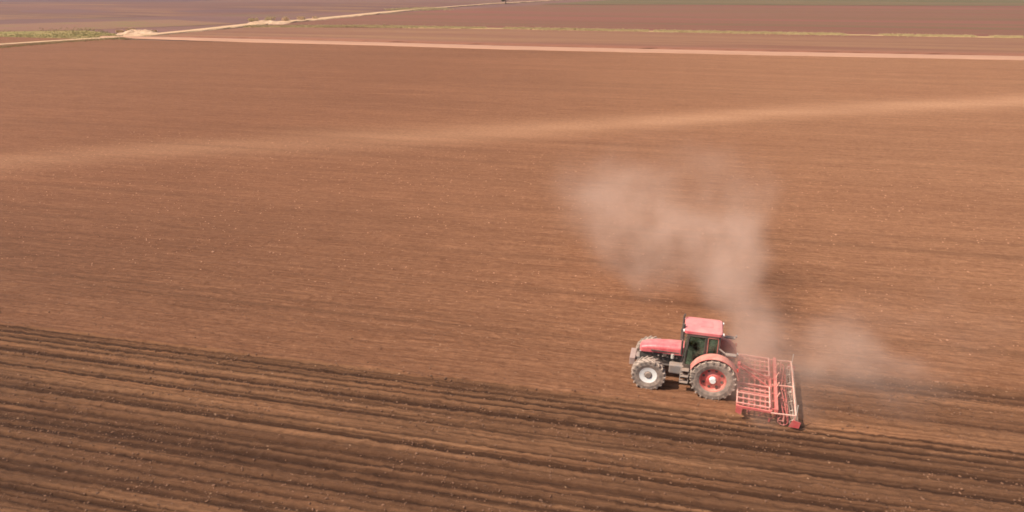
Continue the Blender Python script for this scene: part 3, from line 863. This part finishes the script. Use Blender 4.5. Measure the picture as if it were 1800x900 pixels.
# fenders over the rear wheels
for s in (1, -1):
    f = MB()
    prof = []
    a0, a1, R = math.radians(8), math.radians(158), RR + 0.10
    o_, i_ = [], []
    for k in range(19):
        a = a0 + (a1 - a0) * k / 18
        o_.append((math.cos(PI - a) * R, RR + math.sin(a) * R)); i_.append((math.cos(PI - a) * (R - 0.035), RR + math.sin(a) * (R - 0.035)))
    f.prism(o_ + i_[::-1], s * 0.72, s * 1.20)
    # inner cheek
    ch = [(x, z) for x, z in i_] + [(0.55, 1.0), (-0.55, 1.0)]
    f.prism(ch, s * 0.70, s * 0.725)
    fo = f.build('fender', FENDER, T, 0.008)
    b = MB(); b.box((-0.93, s * 1.10, 1.52), (0.05, 0.14, 0.09)); b.build('tail_light', simple_mat('tail_red', (0.6, 0.02, 0.02), 0.2, 0.1), fo)
# steps and tanks
for s in (1, -1):
    st = MB()
    for k, z in enumerate((0.52, 0.78, 1.04)):
        st.box((1.17, s * (0.88 - 0.05 * k), z), (0.34, 0.26, 0.03))
    st.bar((1.0, s * 0.93, 0.50), (1.0, s * 0.80, 1.12), 0.03); st.bar((1.34, s * 0.93, 0.50), (1.34, s * 0.80, 1.12), 0.03)
    st.build('step', GREY, T)
    b = MB(); b.box((1.52, s * 0.52, 0.92), (0.62, 0.34, 0.42)); b.build('fuel_tank', DARK if s < 0 else GREY, T, 0.05)
    b = MB(); b.tube([(XF + 0.02, s * 0.64, 1.35), (XF + 0.06, s * 0.70, 1.5), (XF, s * 0.70, 2.1)], 0.014, 6); b.build('grab_rail', DARK, T)
    m_ = MB(); m_.rod((XF - 0.06, s * 0.63, 2.6), (XF + 0.12, s * 0.98, 2.55), 0.014, seg=6); mo = m_.build('mirror_arm', DARK, T)
    b = MB(); b.box((XF + 0.12, s * 1.0, 2.42), (0.06, 0.17, 0.30)); b.build('mirror', DARK, mo, 0.015)
# exhaust on the far front corner of the cab
ex = MB(); ex.rod((1.40, -0.40, 1.5), (1.40, -0.40, 2.35), 0.075, seg=14); ex.tube([(1.40, -0.40, 2.35), (1.40, -0.40, 2.98), (1.36, -0.40, 3.08)], 0.042, 10)
ex.build('exhaust_pipe', DARK, T)
ik = MB(); ik.rod((1.37, 0.42, 1.55), (1.37, 0.42, 2.95), 0.045, seg=12); ik.rod((1.37, 0.42, 2.55), (1.37, 0.42, 3.02), 0.06, seg=12)
ik.build('air_intake', DARK, T)
# three point hitch
hi = MB()
for s in (1, -1):
    hi.bar((-0.30, s * 0.36, 0.62), (-1.12, s * 0.44, 0.55), 0.06, 0.09)
    hi.bar((-0.42, s * 0.36, 1.42), (-0.85, s * 0.42, 0.62), 0.04)
    hi.bar((-0.30, s * 0.30, 1.40), (-0.50, s * 0.38, 1.46), 0.08)
hi.rod((-0.38, 0, 1.18), (-1.18, 0, 1.10), 0.04)
hi.build('hitch_arm', GREY, T)
for s in (1, -1):
    rl = MB(); rl.box((-0.62, s * 0.78, 2.02), (0.42, 0.20, 0.06)); rl.bar((-0.45, s * 0.76, 2.0), (XR, s * 0.62, 2.15), 0.05); rl.rod((-0.84, s * 0.78, 2.10), (-0.90, s * 0.78, 2.10), 0.07, seg=12)
    rl.build('lamp_bracket', GREY, T, 0.01)

# ------------------------------------------------------------ cultivator (same axes as the tractor: it trails along -x)
K = empty('cultivator', TR + rot @ Vector((0.16, 0.08, 0)), HEAD - math.radians(3.2))
tag(K, 'dusty red cultivator with tine frame and rear rollers behind the tractor', 'cultivator')
X0, X1, X2, X3 = -1.28, -2.55, -3.05, -3.45          # front beam, rear beam, roller, trailing roller
HWK = 2.10
ZF = 0.50
fr = MB()
for x in (X0, X1): fr.bar((x, -HWK, ZF), (x, HWK, ZF), 0.11, 0.11)
for x in (X0 - 0.22, X0 - 0.44, X0 - 0.66, X0 - 0.88, X0 - 1.08): fr.bar((x, -HWK, ZF - 0.03), (x, HWK, ZF - 0.03), 0.06, 0.06)
for y in (-HWK, -0.95, -0.35, 0.35, 0.95, HWK): fr.bar((X0, y, ZF + 0.012), (X1, y, ZF + 0.012), 0.08, 0.10)
fr.build('main_frame', CULT, K, 0.01)
for s in (1, -1):                                      # raised grid of the wings
    wf = MB()
    y0, y1 = s * 0.45, s * (HWK - 0.10)
    for x in (X0 + 0.04, X1 + 0.05): wf.bar((x, y0, ZF + 0.13), (x, y1, ZF + 0.13), 0.05)
    for k in range(5):
        y = y0 + (y1 - y0) * k / 4
        wf.bar((X0 + 0.04, y, ZF + 0.133), (X1 + 0.05, y, ZF + 0.133), 0.042)
    for x in (X0 + 0.04, X1 + 0.05):
        for y in (y0, y1): wf.bar((x, y, ZF + 0.04), (x, y, ZF + 0.11), 0.05)
    wf.build('wing_frame', simple_mat('pale_red', (0.66, 0.13, 0.12), 0.6, 0.55, dust_col=(0.8, 0.55, 0.44)), K)
ti_mesh = None
for r_i, x in enumerate((X0, X0 - 0.44, X0 - 0.88, X1)):
    n = 7
    for k in range(n):
        y = -HWK + 0.12 + (2 * HWK - 0.24) * (k + 0.25 * r_i * 0.9) / (n - 0.2)
        if y > HWK: continue
        if ti_mesh is None:
            t = MB()
            t.tube([(0, 0, ZF + 0.02), (-0.14, 0, ZF + 0.06), (-0.24, 0, ZF - 0.06), (-0.20, 0, ZF - 0.25), (-0.06, 0, ZF - 0.42), (0.0, 0, -0.04)], 0.022, 6)
            t.box((0.0, 0, 0.02), (0.05, 0.12, 0.14))
            o = t.build('tine', CULT, K, loc=(x, y, 0)); ti_mesh = o.data
        else:
            o = bpy.data.objects.new('tine', ti_mesh); COL.objects.link(o); o.parent = K; o.location = (x, y, 0)
# mast
m_ = MB()
for s in (1, -1):
    m_.bar((X0, s * 0.42, ZF), (X0 + 0.06, s * 0.08, 1.28), 0.08)
    m_.bar((X0 + 0.05, s * 0.10, 1.24), (X1, s * 0.35, ZF + 0.05), 0.06)
m_.box((X0 + 0.08, 0, 1.28), (0.12, 0.26, 0.14))
m_.build('hitch_mast', CULT, K, 0.008)
# levelling board and centre hopper-like beam
lb = MB(); lb.box((X1 - 0.17, 0, 0.48), (0.05, 2 * HWK, 0.34)); lb.bar((X1 - 0.20, -HWK, ZF + 0.10), (X1 - 0.20, HWK, ZF + 0.10), 0.13, 0.16)
lb.build('levelling_board', CULT, K, 0.01)
def roller(x, r, y0, y1, bars, mat):
    ro = MB()
    for k in range(bars):
        a0 = 2 * PI * k / bars
        pts = []
        for i in range(7):
            a = a0 + i * 0.16
            pts.append((x + r * math.cos(a), y0 + (y1 - y0) * i / 6, r + 0.0 + r * math.sin(a)))
        ro.tube(pts, 0.018, 5)
    ro.rod((x, y0, r), (x, y1, r), 0.035, seg=8)
    for i in range(4):
        y = y0 + (y1 - y0) * i / 3
        ring = [(x + r * 0.95 * math.cos(2 * PI * k / 18), y, r + r * 0.95 * math.sin(2 * PI * k / 18)) for k in range(19)]
        ro.tube(ring, 0.014, 4)
        for k in range(3):
            a = 2 * PI * k / 3; ro.rod((x, y, r), (x + r * math.cos(a), y, r + r * math.sin(a)), 0.014, seg=4)
    return ro.build('roller', mat, K)
for s in (1, -1):
    roller(X2, 0.20, s * 0.04, s * (HWK + 0.0), 9, CULT)
    roller(X3, 0.17, s * 0.04, s * (HWK + 0.0), 8, STEEL)
rb = MB()
rb.bar((X3 - 0.02, -HWK - 0.05, 0.56), (X3 - 0.02, HWK + 0.05, 0.56), 0.06)
for y in (-HWK - 0.05, 0.0, HWK + 0.05):
    rb.bar((X3, y, 0.56), (X3, y, 0.16), 0.05); rb.bar((X2, y, 0.56), (X2, y, 0.20), 0.05)
    rb.bar((X1, y, ZF), (X3, y, 0.56), 0.05)
rb.build('roller_frame', CULTP, K, 0.006)
for s in (1, -1):
    b = MB(); b.prism([(X3 + 0.18, 0.06), (X3 - 0.20, 0.05), (X3 - 0.24, 0.32), (X3 + 0.06, 0.40)], s * (HWK + 0.10), s * (HWK + 0.125))
    b.build('side_plate', CULT, K)
    b = MB(); b.prism([(X0 + 0.06, 0.30), (X0 - 0.16, 0.2), (X0 - 0.2, 0.50), (X0 + 0.02, 0.56)], s * (HWK + 0.075), s * (HWK + 0.10))
    b.build('side_shield', CULT, K)
for y in (-1.2, -0.4, 0.4, 1.2):                       # depth spindles
    b = MB(); b.rod((X1 - 0.22, y, ZF + 0.1), (X1 - 0.30, y, ZF + 0.40), 0.025, seg=8); b.rod((X1 - 0.31, y - 0.06, ZF + 0.39), (X1 - 0.31, y + 0.06, ZF + 0.39), 0.015, seg=6)
    b.build('spindle', CULTP, K)
for s in (1, -1):                                      # warning post at the rear
    b = MB(); b.bar((X3 - 0.05, s * (HWK * 0.98), 0.6), (X3 - 0.05, s * (HWK * 0.98), 1.0), 0.03); b.build('post', PALE, K)

# ------------------------------------------------------------ dust
def dust():
    blobs = [  # px, py, height, radii(x along furrow, y, z), density
        (1350, 655, 1.2, (2.6, 2.3, 1.3), 1.35),
        (1310, 615, 1.5, (1.8, 2.2, 1.3), 0.55),
        (1300, 565, 2.0, (1.9, 2.4, 1.9), 1.15),
        (1295, 510, 2.6, (1.8, 2.8, 2.3), 1.15),
        (1285, 450, 3.2, (2.3, 3.0, 2.5), 1.05),
        (1235, 415, 3.4, (3.4, 3.4, 2.6), 0.85),
        (1320, 385, 3.8, (1.7, 3.2, 2.6), 0.75),
        (1150, 450, 2.6, (3.4, 3.0, 2.1), 0.60),
        (1105, 380, 3.4, (4.5, 4.4, 2.8), 0.75),
        (1070, 325, 4.0, (4.2, 4.6, 2.8), 0.32),
        (1190, 325, 4.5, (7.5, 6.0, 3.4), 0.20),
        (1440, 625, 0.9, (6.5, 3.6, 1.3), 0.34),
        (1370, 590, 1.4, (3.6, 3.4, 1.6), 0.50),
        (1460, 680, 0.6, (6.5, 2.6, 0.9), 0.70),
        (1520, 655, 0.8, (4.4, 2.2, 1.0), 0.45),
        (1600, 570, 1.2, (6.0, 4.0, 1.4), 0.18),
        (1330, 640, 1.3, (2.4, 2.2, 1.3), 0.75),
    ]
    C = [(at(b[0], b[1], b[2]), b[3], b[4]) for b in blobs]
    m = bpy.data.materials.new('dust_volume'); m.use_nodes = True
    nt = m.node_tree; nt.nodes.clear(); N = NT(nt)
    out = N.n('ShaderNodeOutputMaterial'); pv = N.n('ShaderNodeVolumePrincipled')
    N.l(pv.outputs[0], out.inputs['Volume'])
    pv.inputs['Color'].default_value = (1.0, 0.77, 0.64, 1)
    pv.inputs['Anisotropy'].default_value = 0.1
    tc = N.n('ShaderNodeTexCoord')
    # warp the space a little so the blobs do not read as ellipsoids
    wn = N.n('ShaderNodeTexNoise'); wn.inputs['Scale'].default_value = 0.32; wn.inputs['Detail'].default_value = 1
    N.l(tc.outputs['Object'], wn.inputs['Vector'])
    w1 = N.n('ShaderNodeVectorMath', operation='SUBTRACT'); N.l(wn.outputs['Color'], w1.inputs[0]); w1.inputs[1].default_value = (0.5, 0.5, 0.5)
    w2 = N.n('ShaderNodeVectorMath', operation='SCALE'); N.l(w1.outputs[0], w2.inputs[0]); w2.inputs['Scale'].default_value = 4.2
    w3 = N.n('ShaderNodeVectorMath', operation='ADD'); N.l(tc.outputs['Object'], w3.inputs[0]); N.l(w2.outputs[0], w3.inputs[1])
    total = None
    lo = Vector((1e9,) * 3); hi_ = Vector((-1e9,) * 3)
    for c, r, d in C:
        s = N.n('ShaderNodeVectorMath', operation='SUBTRACT'); N.l(w3.outputs[0], s.inputs[0]); s.inputs[1].default_value = c
        q = N.n('ShaderNodeVectorMath', operation='DIVIDE'); N.l(s.outputs[0], q.inputs[0]); q.inputs[1].default_value = r
        L = N.n('ShaderNodeVectorMath', operation='LENGTH'); N.l(q.outputs[0], L.inputs[0])
        mr = N.n('ShaderNodeMapRange', interpolation_type='SMOOTHERSTEP')
        mr.inputs['From Min'].default_value = 1.25; mr.inputs['From Max'].default_value = 0.0
        mr.inputs['To Min'].default_value = 0.0; mr.inputs['To Max'].default_value = d
        N.l(L.outputs['Value'], mr.inputs['Value'])
        total = mr.outputs[0] if total is None else N.math('ADD', total, mr.outputs[0])
        for i in range(3):
            lo[i] = min(lo[i], c[i] - r[i] * 1.3 - 1); hi_[i] = max(hi_[i], c[i] + r[i] * 1.3 + 1)
    fb = N.n('ShaderNodeTexNoise'); fb.inputs['Scale'].default_value = 0.42; fb.inputs['Detail'].default_value = 4; fb.inputs['Roughness'].default_value = 0.62
    fb.inputs['Distortion'].default_value = 0.0
    N.l(tc.outputs['Object'], fb.inputs['Vector'])
    r = N.n('ShaderNodeMapRange'); r.inputs['From Min'].default_value = 0.28; r.inputs['From Max'].default_value = 0.72; r.inputs['To Max'].default_value = 1.5
    N.l(fb.outputs['Fac'], r.inputs['Value'])
    den = N.math('MULTIPLY', N.math('MULTIPLY', total, r.outputs[0]), DUST_D)
    N.l(den, pv.inputs['Density'])
    b = bmesh.new()
    for c, r_, d in C:
        bmesh.ops.create_icosphere(b, subdivisions=3, radius=1.0,
            matrix=Matrix.Translation(c) @ Matrix.Diagonal((r_[0] * 1.15 + 0.7, r_[1] * 1.15 + 0.7, r_[2] * 1.15 + 0.6, 1)))
    me = bpy.data.meshes.new('dust_cloud'); b.to_mesh(me); b.free(); me.materials.append(m)
    o = bpy.data.objects.new('dust_cloud', me); COL.objects.link(o)
    rm = o.modifiers.new('union', 'REMESH'); rm.mode = 'VOXEL'; rm.voxel_size = 0.35
    tag(o, 'pale dust cloud blown up behind the tractor and cultivator', 'dust', kind='stuff')
    try: m.cycles.volume_step_rate = 0.4
    except Exception as ex: print('step', ex)
    print('dust box', lo, hi_)
DUST_D = 0.185
dust()

# ------------------------------------------------------------ haze
def haze():
    m = bpy.data.materials.new('haze_air'); m.use_nodes = True
    nt = m.node_tree; nt.nodes.clear(); N = NT(nt)
    out = N.n('ShaderNodeOutputMaterial'); pv = N.n('ShaderNodeVolumePrincipled')
    pv.inputs['Color'].default_value = (0.95, 0.86, 0.82, 1)
    pv.inputs['Density'].default_value = 0.0002
    pv.inputs['Anisotropy'].default_value = 0.2
    N.l(pv.outputs[0], out.inputs['Volume'])
    b = MB(); b.box((0, 2800, 10.5), (7400, 7000, 24))
    o = b.build('haze', m); tag(o, kind='stuff')
haze()

# ------------------------------------------------------------ light
SUN_EL = math.radians(52)
sun_from = Vector((-0.96, -0.28, 0)).normalized()          # where the sun stands, horizontally
W = bpy.data.worlds.new('World'); S.world = W; W.use_nodes = True
nt = W.node_tree
sky = nt.nodes.new('ShaderNodeTexSky'); sky.sky_type = 'NISHITA'; sky.sun_disc = False
sky.sun_elevation = SUN_EL
sky.sun_rotation = math.atan2(sun_from.x, sun_from.y)
sky.dust_density = 3.0; sky.air_density = 1.0
nt.links.new(sky.outputs[0], nt.nodes['Background'].inputs['Color'])
nt.nodes['Background'].inputs['Strength'].default_value = 0.075
L = bpy.data.lights.new('sun', 'SUN'); L.energy = 4.1; L.angle = math.radians(0.6); L.color = (1.0, 0.90, 0.76)
lo_ = bpy.data.objects.new('sun', L); COL.objects.link(lo_)
d = -(sun_from * math.cos(SUN_EL) + Vector((0, 0, math.sin(SUN_EL))))
lo_.rotation_euler = d.to_track_quat('-Z', 'Y').to_euler()
lo_.location = (-20, 0, 40)

# ------------------------------------------------------------ camera and render settings
cam = bpy.data.cameras.new('camera'); co = bpy.data.objects.new('camera', cam); COL.objects.link(co)
co.location = (0, 0, H); co.rotation_euler = (PI / 2 - PITCH, 0, 0)
cam.sensor_width = 36; cam.lens = 36 * FPX / 1800
cam.clip_start = 0.5; cam.clip_end = 20000
S.camera = co
vs_ = S.view_settings; vs_.view_transform = 'Standard'; vs_.look = 'None'; vs_.gamma = 1; vs_.exposure = 0.60
cy = S.cycles
cy.max_bounces = 6; cy.diffuse_bounces = 2; cy.glossy_bounces = 2; cy.transparent_max_bounces = 12; cy.volume_bounces = 3
cy.use_denoising = True
cy.use_adaptive_sampling = True; cy.adaptive_threshold = 0.02
try: cy.denoiser = 'OPENIMAGEDENOISE'
except Exception: pass
cy.pixel_filter_type = 'BLACKMAN_HARRIS'; cy.filter_width = 1.7
S.render.resolution_x = 1024; S.render.resolution_y = 512
